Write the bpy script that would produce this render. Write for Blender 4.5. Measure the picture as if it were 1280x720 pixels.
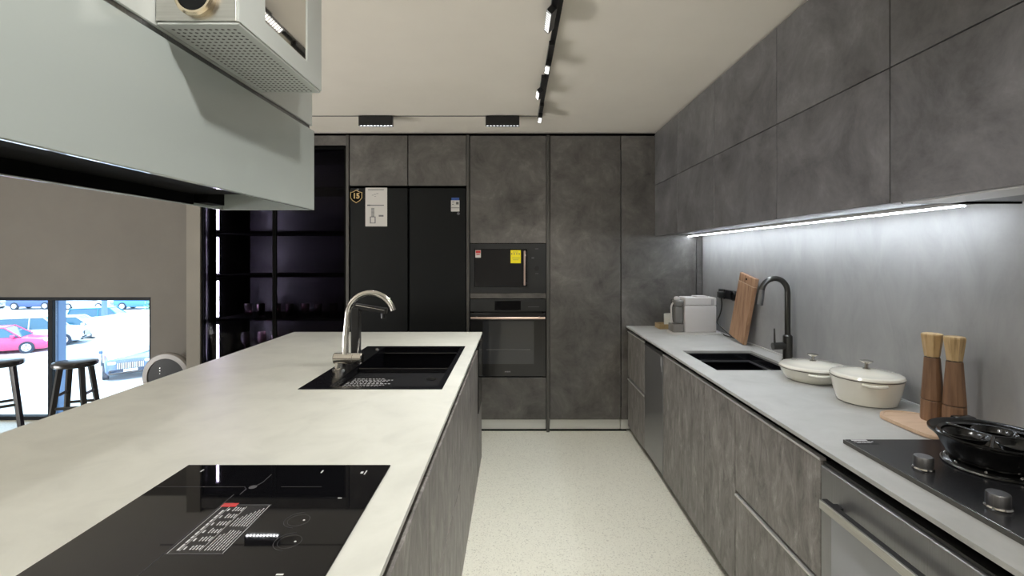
import bpy, bmesh, math, random
from mathutils import Vector, Matrix
for o in list(bpy.data.objects): bpy.data.objects.remove(o)
S = bpy.context.scene; C = S.collection
PI = math.pi

# ------------------------------------------------------------ camera, world, sun, area lights, exposure
cd = bpy.data.cameras.new('camera'); cam = bpy.data.objects.new('camera', cd); C.objects.link(cam)
cam.location = (0, 0, 1.375); cam.rotation_euler = (PI/2, 0, 0)
cd.sensor_width = 36; cd.lens = 36*600/1280; cd.shift_x = -3/1280; cd.shift_y = -40/1280
cd.clip_start = .05; cd.clip_end = 300
S.camera = cam
S.view_settings.view_transform = 'Standard'; S.view_settings.look = 'None'
S.view_settings.gamma = 1; S.view_settings.use_curve_mapping = False
S.view_settings.exposure = 0.72

W = bpy.data.worlds.new('sky'); S.world = W; W.use_nodes = True
bgn = W.node_tree.nodes['Background']; bgn.inputs[0].default_value = (.62, .82, 1, 1); bgn.inputs[1].default_value = 3.0

def light(name, kind, loc, energy, color=(1,1,1), rot=(0,0,0), **kw):
    l = bpy.data.lights.new(name, kind); l.energy = energy; l.color = color
    for k, v in kw.items(): setattr(l, k, v)
    o = bpy.data.objects.new(name, l); C.objects.link(o); o.location = loc; o.rotation_euler = rot
    return o
light('sun', 'SUN', (0, 20, 20), 3.6, (1, .97, .9), (math.radians(28), math.radians(12), 0), angle=.02)
WARM = (1, .96, .86); NEUT = (.96, .98, 1.0)
# unseen area fill added behind the camera for overall brightness
light('rear_fill_light', 'AREA', (.25, -1.7, 2.27), 22, (1, .96, .88), (0,0,0), shape='RECTANGLE', size=1.6, size_y=.6)
# upward fill added low at the left wall to brighten ceiling and wall cabinets
light('left_fill_light', 'AREA', (-5.5, .5, .40), 165, (1, .98, .96), (0, math.radians(-90-32), 0), shape='RECTANGLE', size=.9, size_y=2.8)

# ------------------------------------------------------------ materials
MATS = {}
def mat(name, col=(.5,.5,.5), rough=.5, metal=0, emit=None, estr=0, coat=0, trans=0, ior=None, spec=None):
    m = bpy.data.materials.new(name); m.use_nodes = True; MATS[name] = m
    b = m.node_tree.nodes['Principled BSDF']
    b.inputs['Base Color'].default_value = (*col, 1); b.inputs['Roughness'].default_value = rough
    b.inputs['Metallic'].default_value = metal; b.inputs['Coat Weight'].default_value = coat
    b.inputs['Coat Roughness'].default_value = .03
    b.inputs['Transmission Weight'].default_value = trans
    if ior: b.inputs['IOR'].default_value = ior
    if spec is not None: b.inputs['Specular IOR Level'].default_value = spec
    if emit: b.inputs['Emission Color'].default_value = (*emit, 1); b.inputs['Emission Strength'].default_value = estr
    return m
def nodes(m): return m.node_tree.nodes, m.node_tree.links, m.node_tree.nodes['Principled BSDF']
def vary(m, cols, scale=(1,1,1), nscale=4, detail=6, rough=.6, dist=0, bump=0, rvar=None, perobj=True, pos=(.3,.7)):
    """noise-driven colour between the given stops, in real metres"""
    n, l, b = nodes(m)
    g = n.new('ShaderNodeNewGeometry'); mp = n.new('ShaderNodeMapping'); mp.inputs['Scale'].default_value = scale
    l.new(g.outputs['Position'], mp.inputs['Vector'])
    if perobj:
        oi = n.new('ShaderNodeObjectInfo'); mu = n.new('ShaderNodeMath'); mu.operation = 'MULTIPLY'; mu.inputs[1].default_value = 37
        l.new(oi.outputs['Random'], mu.inputs[0]); l.new(mu.outputs[0], mp.inputs['Location'])
    t = n.new('ShaderNodeTexNoise'); t.inputs['Scale'].default_value = nscale; t.inputs['Detail'].default_value = detail
    t.inputs['Roughness'].default_value = rough; t.inputs['Distortion'].default_value = dist
    l.new(mp.outputs[0], t.inputs['Vector'])
    r = n.new('ShaderNodeValToRGB'); e = r.color_ramp.elements
    while len(e) < len(cols): e.new(.5)
    for i, c in enumerate(cols):
        e[i].position = pos[0] + (pos[1]-pos[0])*i/(len(cols)-1); e[i].color = (*c, 1)
    l.new(t.outputs['Fac'], r.inputs[0]); l.new(r.outputs[0], b.inputs['Base Color'])
    if bump:
        bp = n.new('ShaderNodeBump'); bp.inputs['Strength'].default_value = bump; bp.inputs['Distance'].default_value = .002
        l.new(t.outputs['Fac'], bp.inputs['Height']); l.new(bp.outputs[0], b.inputs['Normal'])
    if rvar:
        mr = n.new('ShaderNodeMapRange'); mr.inputs[3].default_value = rvar[0]; mr.inputs[4].default_value = rvar[1]
        l.new(t.outputs['Fac'], mr.inputs[0]); l.new(mr.outputs[0], b.inputs['Roughness'])
    return m
concrete = vary(mat('concrete_laminate', rough=.42), [(.05,.047,.044),(.095,.089,.083),(.135,.127,.118),(.20,.189,.176)], (1,1,1), 4.5, 12, .74, dist=.45, bump=.05, pos=(.3,.7))
concrete_up = vary(mat('concrete_laminate_wall_units', rough=.42), [(.06,.058,.060),(.108,.105,.108),(.152,.148,.152),(.215,.21,.215)], (1,1,1), 4.0, 12, .74, dist=.4, bump=.05, pos=(.3,.7))
streaky = vary(mat('streaked_laminate', rough=.45), [(.075,.069,.064),(.15,.139,.13),(.225,.209,.196),(.36,.337,.32)], (1.2,1.2,.42), 16, 10, .76, dist=.7, bump=.06, pos=(.32,.68))
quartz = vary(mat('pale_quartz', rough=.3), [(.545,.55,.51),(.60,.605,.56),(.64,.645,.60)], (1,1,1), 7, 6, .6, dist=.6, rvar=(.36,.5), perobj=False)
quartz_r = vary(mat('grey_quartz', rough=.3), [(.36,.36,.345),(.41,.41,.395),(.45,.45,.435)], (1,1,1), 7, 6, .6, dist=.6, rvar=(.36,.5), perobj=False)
splash = vary(mat('brushed_grey_backsplash', rough=.5), [(.28,.278,.276),(.32,.317,.314),(.36,.356,.352)], (1,1.5,.6), 5, 9, .7, dist=.8, perobj=False)
ceil_m = vary(mat('beige_ceiling_paint', rough=.9), [(.78,.73,.65),(.81,.76,.68)], (1,1,1), 3, 4, perobj=False)
taupe = vary(mat('taupe_wall_paint', rough=.85), [(.135,.124,.110),(.15,.138,.122)], (1,1,1), 3, 4, perobj=False)
column_m = vary(mat('beige_column_paint', rough=.8), [(.20,.185,.158),(.22,.203,.173)], (1,1,1), 3, 4, perobj=False)
# speckled floor
floor_m = mat('cream_terrazzo', rough=.38)
n, l, b = nodes(floor_m)
g = n.new('ShaderNodeNewGeometry'); v = n.new('ShaderNodeTexVoronoi'); v.inputs['Scale'].default_value = 230
l.new(g.outputs['Position'], v.inputs['Vector'])
r = n.new('ShaderNodeValToRGB'); e = r.color_ramp.elements
e[0].position = 0; e[0].color = (.44,.43,.37,1); e[1].position = .14; e[1].color = (.66,.65,.56,1)
x = e.new(.07); x.color = (.54,.52,.45,1); x = e.new(.9); x.color = (.72,.71,.62,1)
sp = n.new('ShaderNodeSeparateColor'); l.new(v.outputs['Color'], sp.inputs[0]); l.new(sp.outputs[0], r.inputs[0])
l.new(r.outputs[0], b.inputs['Base Color'])

black_glass = mat('black_glass', (.004,.004,.005), .025, ior=1.36)
hob_glass = mat('satin_black_glass', (.016,.016,.018), .24)
fridge_m = mat('matt_black_fridge', (.004,.005,.0055), .5, spec=.25)
fridge_l = mat('black_side', (.01,.01,.011), .5)
void = mat('matt_black', (.003,.003,.003), .9, spec=.08)
dark_app = mat('graphite_appliance', (.022,.023,.024), .3)
dark_app2 = mat('graphite_glass', (.014,.014,.015), .12)
oven_glass = mat('smoked_oven_glass', (.035,.037,.042), .08, coat=.5)
steel = vary(mat('brushed_steel', metal=1, rough=.32), [(.50,.49,.46),(.60,.59,.56)], (1,1,40), 8, 3, perobj=False)
steel_d = vary(mat('dark_brushed_steel', metal=1, rough=.38), [(.17,.17,.175),(.23,.23,.235)], (1,60,1), 8, 3, perobj=False)
steel_panel = vary(mat('satin_steel_panel', metal=.8, rough=.36), [(.25,.25,.255),(.30,.30,.305)], (1,60,1), 8, 3, perobj=False)
gunmetal = mat('gunmetal', (.10,.098,.092), .28, metal=1)
nickel = mat('brushed_nickel', (.62,.60,.56), .22, metal=1)
chrome = mat('chrome', (.8,.8,.8), .07, metal=1)
brass = mat('champagne_metal', (.80,.68,.50), .22, metal=1)
rose = mat('rose_metal', (.80,.62,.55), .28, metal=1)
alu = mat('silver_profile', (.66,.65,.64), .35, metal=.55)
plinth_m = mat('silver_plinth', (.82,.82,.78), .4, metal=.2)
dark_plinth = mat('dark_plinth', (.03,.03,.03), .5)
post_m = mat('grey_post', (.10,.096,.09), .4, metal=.3)
white_glass = mat('white_painted_glass', (.50,.545,.53), .12, coat=.35)
white_glass2 = mat('pale_painted_glass', (.66,.69,.67), .3)
glass_edge = mat('glass_edge', (.75,.85,.82), .1, coat=1)
black_plastic = mat('black_plastic', (.012,.012,.013), .35)
granite = mat('black_granite_sink', (.006,.006,.008), .2, coat=.2)
enamel = mat('cream_enamel', (.73,.70,.61), .16, coat=.7)
enamel_line = mat('brown_rim', (.10,.08,.06), .4)
iron = mat('black_enamel', (.005,.005,.005), .22, coat=.25)
off_white = mat('warm_white_plastic', (.60,.57,.55), .35)
grey_plastic = mat('grey_plastic', (.20,.185,.17), .3)
clear_grey = mat('smoky_clear_plastic', (.17,.165,.155), .12, coat=.5)
ceramic = mat('white_ceramic', (.75,.75,.70), .25, coat=.4)
paper = mat('white_paper', (.62,.60,.57), .7)
ink = mat('grey_ink', (.12,.12,.12), .7)
blue_ink = mat('blue_print', (.03,.08,.30), .5)
yellow = mat('yellow_sticker', (.85,.72,.01), .5)
red_p = mat('red_print', (.55,.03,.03), .5)
gold = mat('gold_print', (.65,.47,.22), .35, metal=.6)
zone_print = mat('faint_print', (.06,.06,.065), .5)
white_print = mat('white_print', (.55,.55,.56), .5)
grey_print = mat('grey_print', (.16,.16,.17), .5)
film = mat('sticker_film', (.018,.018,.02), .12, ior=1.36)
cord_m = mat('black_cable', (.01,.01,.01), .5)
stool_m = mat('black_stained_wood', (.014,.013,.013), .3, coat=.3)
frame_m = mat('black_window_frame', (.006,.008,.011), .6, spec=.2)
led = mat('led_strip_cool', (1,1,1), emit=(.84,.92,1), estr=31)
led_cab = mat('led_strip_cabinet', (1,1,1), emit=(.90,.88,1), estr=90)
cell = mat('lamp_cell', (.9,.9,.9), emit=(1,.98,.93), estr=9)
cell_w = mat('lamp_cell_soft', (.9,.9,.9), emit=(1,.98,.93), estr=1.1)
hood_led = mat('hood_lamp', (.9,.9,.9), emit=(.6,.85,1), estr=4)
asphalt = vary(mat('pale_asphalt', rough=.9), [(.50,.53,.55),(.60,.62,.63)], (1,1,1), 1.2, 5, perobj=False)
outpost = mat('blue_grey_post', (.10,.17,.30), .5)
mirror_m = mat('mirror_glass', (.80,.78,.74), .03, metal=1)
wood_l = vary(mat('pale_beech', rough=.5), [(.52,.36,.24),(.62,.44,.31)], (3,26,3), 4, 5, bump=.04)
wood_b = vary(mat('acacia_board', rough=.5), [(.20,.10,.05),(.36,.20,.11),(.46,.28,.17)], (26,26,1.2), 1.6, 6, bump=.04)
wood_m = vary(mat('walnut_mill', rough=.45), [(.11,.055,.03),(.20,.11,.06),(.27,.155,.09)], (30,30,2), 1.5, 6)
wood_c = vary(mat('light_acacia_crown', rough=.45), [(.30,.19,.08),(.55,.38,.19),(.62,.45,.25)], (40,40,2), 1.5, 5)
wood_t = vary(mat('honey_wood', rough=.5), [(.36,.25,.12),(.48,.35,.19)], (20,3,3), 3, 5)
leafy = mat('shrub_green', (.20,.45,.22), .8)
# clear and tinted glass: thin panes
def pane_mat(name, tint, gloss):
    m = bpy.data.materials.new(name); m.use_nodes = True; n = m.node_tree.nodes; l = m.node_tree.links; n.clear()
    o = n.new('ShaderNodeOutputMaterial'); t = n.new('ShaderNodeBsdfTransparent'); t.inputs[0].default_value = (*tint, 1)
    gl = n.new('ShaderNodeBsdfGlossy'); gl.inputs['Roughness'].default_value = .03; mx = n.new('ShaderNodeMixShader')
    f = n.new('ShaderNodeFresnel'); f.inputs[0].default_value = gloss
    l.new(f.outputs[0], mx.inputs[0]); l.new(t.outputs[0], mx.inputs[1]); l.new(gl.outputs[0], mx.inputs[2]); l.new(mx.outputs[0], o.inputs[0])
    return m
clear_pane = pane_mat('window_glass', (.93,.97,1), 1.25)
smoke_pane = pane_mat('smoked_glass', (.44,.42,.48), 1.13)
stem_glass = pane_mat('wine_glass', (.70,.55,.58), 1.5)

# ------------------------------------------------------------ helpers
def quick(bm):
    me = bpy.data.meshes.new('m'); bm.normal_update(); bm.to_mesh(me); bm.free(); return me
ORG = {}
def org(p):
    while p is not None and p.name not in ORG and p.parent: p = p.parent
    return ORG.get(p.name, Vector((0,0,0))) if p is not None else Vector((0,0,0))
def obj(name, bm, m, parent=None, smooth=False, label=None):
    """link a bmesh (world metres) as one mesh object under its parent"""
    me = quick(bm); me.name = name
    off = org(parent)
    if parent is not None: me.transform(Matrix.Translation(-off))
    for mm in (m if isinstance(m, (list, tuple)) else [m]): me.materials.append(mm)
    if smooth:
        for p in me.polygons: p.use_smooth = True
        try: me.set_sharp_from_angle(angle=math.radians(38))
        except Exception: pass
    o = bpy.data.objects.new(name, me); C.objects.link(o)
    if parent is not None: o.parent = parent
    if label: o['label'] = label
    return o
def tag(o, label, cat, group=None):
    o['label'] = label; o['category'] = cat
    if group: o['group'] = group
    return o
def thing(name, label, cat, loc, group=None):
    o = bpy.data.objects.new(name, None); C.objects.link(o); o.location = loc; o.empty_display_size = .1
    ORG[o.name] = Vector(loc); return tag(o, label, cat, group)
def struct(name, bm, m, parent=None):
    o = obj(name, bm, m, parent)
    if parent is None: o['kind'] = 'structure'
    return o
def recentre(o, label=None, cat=None, group=None):
    """put a one-mesh thing's origin at its own base"""
    vs = [v.co for v in o.data.vertices]
    c = Vector(((min(v.x for v in vs)+max(v.x for v in vs))/2, (min(v.y for v in vs)+max(v.y for v in vs))/2, min(v.z for v in vs)))
    o.data.transform(Matrix.Translation(-c)); o.location = c
    if label: tag(o, label, cat, group)
    return o
def copy_tree(o, parent=None):
    c = o.copy(); C.objects.link(c)
    if parent is not None: c.parent = parent
    for ch in list(o.children): copy_tree(ch, c)
    return c
def B(*boxes, bev=0, seg=1):
    bm = bmesh.new()
    for b in boxes: bx(bm, *b, bev=bev, seg=seg)
    return bm
def bx(bm, x0, x1, y0, y1, z0, z1, bev=0, seg=1, M=None):
    if x0 > x1: x0, x1 = x1, x0
    if y0 > y1: y0, y1 = y1, y0
    r = bmesh.ops.create_cube(bm, size=1); vs = r['verts']
    for v in vs: v.co = Vector(((x0+x1)/2 + v.co.x*(x1-x0), (y0+y1)/2 + v.co.y*(y1-y0), (z0+z1)/2 + v.co.z*(z1-z0)))
    if bev:
        es = list({e for v in vs for e in v.link_edges})
        r = bmesh.ops.bevel(bm, geom=es, offset=min(bev, .45*min(x1-x0, y1-y0, z1-z0)), segments=seg, affect='EDGES', profile=.5)
        vs = list({v for f in r['faces'] for v in f.verts} | {v for v in vs if v.is_valid})
    if M is not None:
        for v in vs: v.co = M @ v.co
    return vs
def ring(bm, c, u, w, r, n, sc=(1,1)):
    return [bm.verts.new(c + u*(r*sc[0]*math.cos(2*PI*i/n)) + w*(r*sc[1]*math.sin(2*PI*i/n))) for i in range(n)]
def bridge(bm, a, b):
    n = len(a)
    for i in range(n): bm.faces.new((a[i], a[(i+1)%n], b[(i+1)%n], b[i]))
def lathe(bm, prof, c=(0,0,0), n=32, axis='Z', caps=True, sc=(1,1), rot=0):
    """prof: (radius, height) pairs"""
    c = Vector(c)
    A = {'Z': (Vector((1,0,0)), Vector((0,1,0)), Vector((0,0,1))), 'X': (Vector((0,1,0)), Vector((0,0,1)), Vector((1,0,0))),
         'Y': (Vector((0,0,1)), Vector((1,0,0)), Vector((0,1,0)))}[axis]
    u = A[0]*math.cos(rot)+A[1]*math.sin(rot); w = -A[0]*math.sin(rot)+A[1]*math.cos(rot)
    rs = [ring(bm, c + A[2]*h, u, w, max(r, 1e-4), n, sc) for r, h in prof]
    for a, b in zip(rs, rs[1:]): bridge(bm, a, b)
    if caps:
        bm.faces.new(list(reversed(rs[0]))); bm.faces.new(rs[-1])
    return bm
def L(prof, c=(0,0,0), n=32, axis='Z', caps=True, sc=(1,1), rot=0): return lathe(bmesh.new(), prof, c, n, axis, caps, sc, rot)
def tube(bm, pts, r, n=12, smooth_n=0):
    pts = [Vector(p) for p in pts]
    if smooth_n:
        q = []
        for i in range(len(pts)-1):
            p0 = pts[max(i-1,0)]; p1 = pts[i]; p2 = pts[i+1]; p3 = pts[min(i+2, len(pts)-1)]
            for k in range(smooth_n):
                t = k/smooth_n
                q.append(.5*((2*p1)+(p2-p0)*t+(2*p0-5*p1+4*p2-p3)*t*t+(3*p1-p0-3*p2+p3)*t**3))
        q.append(pts[-1]); pts = q
    N = len(pts); rr = r if isinstance(r, (list, tuple)) else [r]*N
    if len(rr) != N: rr = [rr[min(int(i*len(rr)/N), len(rr)-1)] for i in range(N)]
    prev = None; rs = []
    for i, p in enumerate(pts):
        t = (pts[min(i+1, N-1)] - pts[max(i-1, 0)]).normalized()
        if prev is None:
            u = t.cross(Vector((0,0,1)));
            if u.length < 1e-3: u = t.cross(Vector((0,1,0)))
        else: u = prev - t*prev.dot(t)
        u.normalize(); w = t.cross(u); prev = u
        rs.append(ring(bm, p, u, w, rr[i], n))
    for a, b in zip(rs, rs[1:]): bridge(bm, a, b)
    bm.faces.new(list(reversed(rs[0]))); bm.faces.new(rs[-1])
    return bm
def T(pts, r, n=12, smooth_n=0): return tube(bmesh.new(), pts, r, n, smooth_n)
def slab(x0, x1, y0, y1, z0, z1, holes):
    """a flat slab with rectangular openings"""
    xs = sorted({x0, x1, *[h[0] for h in holes], *[h[1] for h in holes]})
    ys = sorted({y0, y1, *[h[2] for h in holes], *[h[3] for h in holes]})
    bm = bmesh.new(); V = {}
    def v(i, j, k):
        if (i,j,k) not in V: V[i,j,k] = bm.verts.new((xs[i], ys[j], (z0, z1)[k]))
        return V[i,j,k]
    def full(i, j):
        if not (0 <= i < len(xs)-1 and 0 <= j < len(ys)-1): return False
        cx = (xs[i]+xs[i+1])/2; cy = (ys[j]+ys[j+1])/2
        return not any(h[0] < cx < h[1] and h[2] < cy < h[3] for h in holes)
    for i in range(len(xs)-1):
        for j in range(len(ys)-1):
            if not full(i, j): continue
            bm.faces.new((v(i,j,1), v(i+1,j,1), v(i+1,j+1,1), v(i,j+1,1)))
            bm.faces.new((v(i,j,0), v(i,j+1,0), v(i+1,j+1,0), v(i+1,j,0)))
            if not full(i-1, j): bm.faces.new((v(i,j,0), v(i,j,1), v(i,j+1,1), v(i,j+1,0)))
            if not full(i+1, j): bm.faces.new((v(i+1,j,0), v(i+1,j+1,0), v(i+1,j+1,1), v(i+1,j,1)))
            if not full(i, j-1): bm.faces.new((v(i,j,0), v(i+1,j,0), v(i+1,j,1), v(i,j,1)))
            if not full(i, j+1): bm.faces.new((v(i,j+1,0), v(i,j+1,1), v(i+1,j+1,1), v(i+1,j+1,0)))
    return bm
def panel(x0, x1, y0, y1, z0, z1, bev=.0012): return B((x0,x1,y0,y1,z0,z1), bev=bev)
def shell(x0, x1, y0, y1, z0, z1, open_axis, t=.016, top=True):
    """carcass open towards one side: open_axis '-Y','-X','+X'"""
    bs = [(x0,x1,y0,y1,z0,z0+t)]
    if top: bs.append((x0,x1,y0,y1,z1-t,z1))
    za, zb = z0+t, (z1-t if top else z1)
    if open_axis == '-Y': bs += [(x0,x0+t,y0,y1,za,zb),(x1-t,x1,y0,y1,za,zb),(x0+t,x1-t,y1-t,y1,za,zb)]
    elif open_axis == '-X': bs += [(x0,x1,y0,y0+t,za,zb),(x0,x1,y1-t,y1,za,zb),(x1-t,x1,y0+t,y1-t,za,zb)]
    else: bs += [(x0,x1,y0,y0+t,za,zb),(x0,x1,y1-t,y1,za,zb),(x0,x0+t,y0+t,y1-t,za,zb)]
    return B(*bs)
def text(name, s, size, m, parent, o, xd, yd, align='CENTER', extr=.0002, sx=1, bold=0):
    cu = bpy.data.curves.new('t', 'FONT'); cu.body = s; cu.size = size; cu.align_x = align; cu.align_y = 'CENTER'; cu.extrude = extr; cu.resolution_u = 3; cu.offset = bold
    to = bpy.data.objects.new('t', cu); C.objects.link(to)
    dg = bpy.context.evaluated_depsgraph_get(); me = bpy.data.meshes.new_from_object(to.evaluated_get(dg)); bpy.data.objects.remove(to); bpy.data.curves.remove(cu)
    xd = Vector(xd).normalized(); yd = Vector(yd).normalized(); zd = xd.cross(yd)
    M = Matrix((xd*sx, yd, zd)).transposed().to_4x4(); M.translation = Vector(o) - org(parent)
    me.transform(M); me.materials.clear(); me.materials.append(m)
    ob = bpy.data.objects.new(name, me); C.objects.link(ob); ob.parent = parent
    return ob
def print_lines(rows, o, xd, yd, t=.0004):
    """rows of tiny marks lying on a surface: (u0,u1,v,height)"""
    xd = Vector(xd).normalized(); yd = Vector(yd).normalized(); zd = xd.cross(yd); o = Vector(o); bm = bmesh.new()
    M = Matrix((xd, yd, zd)).transposed().to_4x4(); M.translation = o
    for u0, u1, v, h in rows: bx(bm, u0, u1, v-h/2, v+h/2, 0, t, M=M)
    return bm
def words(u0, u1, v, h, rnd, lo=.004, hi=.012, gap=.002):
    out = []; u = u0
    while u < u1-lo:
        w = min(rnd.uniform(lo, hi), u1-u); out.append((u, u+w, v, h)); u += w+gap
    return out

# ------------------------------------------------------------ the room
CE = 2.344
struct('floor', B((-5.6, 1.62, -3.2, 4.5, -.1, 0)), floor_m)
struct('ceiling', B((-5.6, 1.62, -3.2, 4.5, CE, CE+.1)), ceil_m)
struct('wall_right', B((1.475, 1.62, -3.2, 4.5, 0, CE)), taupe)
struct('wall_left', B((-5.75, -5.6, -3.35, 4.15, -.1, CE+.1)), taupe)
struct('wall_front', B((-5.6, 1.62, -3.35, -3.2, -.1, CE+.1)), taupe)
struct('wall_back', B((-2.556, 1.475, 4.36, 4.5, 0, CE)), taupe)
WX1 = -3.03; WT = 1.032; WY = 4.0
struct('wall_back_window', B((-5.6, WX1, WY, WY+.15, WT, CE), (WX1, -2.556, WY, WY+.15, 0, CE), (-2.66, -2.556, WY+.15, 4.5, 0, CE)), taupe)
struct('trim_1', B((-2.556, -2.45, 3.74, 4.36, 0, CE)), column_m)
# window with black frame, mullions and clear panes
def W_(x, Y): return (x-643)*Y/600
w1 = struct('window_1', B((-5.6, WX1, WY+.02, WY+.08, WT-.03, WT), (-5.6, WX1, WY+.02, WY+.08, 0, .03), (WX1-.03, WX1, WY+.02, WY+.08, .03, WT-.03), bev=.002), frame_m)
for mx in (-3.90, -4.75):
    obj('mullion', B((mx-.020, mx+.020, WY+.03, WY+.060, .03, WT-.03), bev=.002), frame_m, w1)
for a, b_ in ((-5.6, -4.773), (-4.727, -3.922), (-3.878, WX1-.03)):
    obj('pane', B((a, b_, WY+.061, WY+.065, .03, WT-.03)), clear_pane, w1)
struct('trim_2', B((-4.03, -3.955, WY+.16, WY+.24, -2.9, WT+.2), bev=.004), outpost)
# black shadow gaps between ceiling and units
struct('trim_3', B((-2.45, 1.12, 3.80, 4.36, 2.337, CE), (1.125, 1.475, -.4, 3.80, 2.337, CE)), void)

# ------------------------------------------------------------ tall units along the back
FY = 3.75; DT = .019; BY = 4.34
def X(px): return (px-643)/160
def Z(py): return 1.375+(320-py)/160
# slim posts
for px0, px1, lab, z0 in ((432.6, 436.2, 'slim grey upright between the smoked display cabinet and the black fridge', 0),
                   (583.2, 586.6, 'slim grey upright between the black fridge and the oven tower', 0),
                   (683.2, 686.8, 'slim grey upright between the oven tower and the tall pantry door', 0)):
    recentre(obj('side_panel', panel(X(px0), X(px1), FY-.006, BY, z0, Z(169)), post_m), lab, 'panel', 'slim uprights of the tall units')
# overhead cabinet above the fridge
t = thing('overhead_cabinet', 'grey stone-look overhead cabinet with two doors above the black fridge', 'cabinet', (X(510), FY+.3, Z(233)))
obj('body', shell(X(436.6), X(582.8), FY+DT+.001, BY, Z(232), Z(169.5), '-Y'), void, t)
obj('door', panel(X(437), X(509.2), FY, FY+DT, Z(232), Z(169.5)), concrete, t)
obj('door', panel(X(510.4), X(582.6), FY, FY+DT, Z(232), Z(169.5)), concrete, t)
# refrigerator
t = thing('refrigerator', 'matt black two-door refrigerator with paper sheets stuck on it', 'refrigerator', (X(510), FY+.3, 0))
obj('body', panel(X(438.5), X(581.5), FY+.05, BY, .02, Z(235), .004), fridge_l, t)
dl = obj('door', panel(X(437.5), X(509.7), FY, FY+.045, .06, Z(235), .004), fridge_m, t)
dr = obj('door', panel(X(512), X(582.2), FY, FY+.045, .06, Z(235), .004), fridge_m, t)
obj('plinth', B((X(440), X(580), FY+.02, FY+.05, 0, .055)), void, t)
yf = FY-.0008
# paper sheet
obj('paper_sheet', B((X(456.8), X(484), yf-.0006, yf, Z(283), Z(234.6))), paper, dl, label='white paper sheet with grey printed table and drawing')
rnd = random.Random(2); rows = []
def fr(px0, px1, py, hpx): return (X(px0), X(px1), Z(py), hpx/160)
rows += [fr(460, 480, 237.2, .9), fr(465, 467, 244, .6), fr(467.5, 470, 243, .6), fr(470.5, 473, 242, .6), fr(468, 470, 245.5, .5), fr(460, 480, 256.6, 1.1), fr(459, 463, 256.6, 1.6)]
for k in range(9): rows.append(fr(464, 468, 260.5+k*1.25, .8))
rows += [fr(462.4, 463.6, 275, 8.5), fr(468.4, 469.6, 275, 8.5), fr(463.6, 468.4, 271.2, .8), fr(463.6, 468.4, 278.8, .8), fr(473.5, 479.5, 269.8, 2.2)]
def frlines(rows, y): 
    bm = bmesh.new()
    for a, b_, v, h in rows: bx(bm, a, b_, y-.0004, y, v-h/2, v+h/2)
    return bm
obj('printing', frlines(rows, yf-.0006), grey_print, dl)
# shield badge with 15
def shield(cx, cz, s, y0, y1):
    P = [(-.9,.62),(-.5,.72),(0,1),(.5,.72),(.9,.62),(.9,-.2),(.6,-.62),(0,-1),(-.6,-.62),(-.9,-.2)]
    bm = bmesh.new(); f = [bm.verts.new((cx+x*s, y0, cz+z*s)) for x, z in P]; g_ = [bm.verts.new((cx+x*s, y1, cz+z*s)) for x, z in P]
    bm.faces.new(f); bm.faces.new(list(reversed(g_))); bridge(bm, g_, f); return bm
obj('badge', shield(X(445.3), Z(245.6), .052, yf-.0004, yf), gold, dl, label='gold shield badge reading 15')
obj('badge_face', shield(X(445.3), Z(245.6), .046, yf-.0008, yf-.0004), void, dl)
text('badge_number', '15', .056, gold, dl, (X(445.3), yf-.0011, Z(245.2)), (1,0,0), (0,0,1), bold=.0022)
obj('badge_mark', frlines([fr(446, 448.6, 236.8, 2)], yf), grey_print, dl)
# energy sticker
obj('energy_sticker', frlines([fr(563.8, 574.4, 257.4, 14)], yf), paper, dr, label='small white and blue energy sticker')
obj('energy_header', frlines([fr(564.4, 574, 248.8, 3.4)], yf-.0002), blue_ink, dr)
obj('energy_print', frlines([fr(565.2, 568, 252.4, .8), fr(565.2, 567, 255.4, .8), fr(570, 573.4, 254, 3.2), fr(564.2, 574, 259.8, .7)], yf-.0005), ink, dr)
obj('sticker_dot', L([(.011,-.0004),(.011,0)], (X(573), yf, Z(267)), 20, 'Y'), grey_print, dr)
# oven tower
t = thing('oven_tower', 'tall grey stone-look oven tower with upper door and bottom drawer', 'cabinet', (X(635), FY+.3, 0))
obj('body', shell(X(587.2), X(682.8), FY+DT+.001, BY, .1, Z(169.5), '-Y', .012), void, t)
obj('upper_door', panel(X(587.4), X(682.6), FY, FY+DT, Z(303.8), Z(169.8)), concrete, t)
obj('infill_strip', panel(X(587.4), X(682.6), FY, FY+DT, Z(373), Z(366.6)), concrete, t)
obj('drawer_front', panel(X(587.4), X(682.6), FY, FY+DT, Z(524.5), Z(472.2)), concrete, t)
obj('shelf', B((X(589.4), X(680.6), FY+.03, BY-.02, Z(372.5), Z(367))), void, t); obj('shelf', B((X(589.4), X(680.6), FY+.03, BY-.02, Z(474.5), Z(472.5))), void, t)
obj('plinth', panel(X(587.4), X(682.6), FY+.03, FY+.045, 0.012, Z(525.5)), plinth_m, t)
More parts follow.
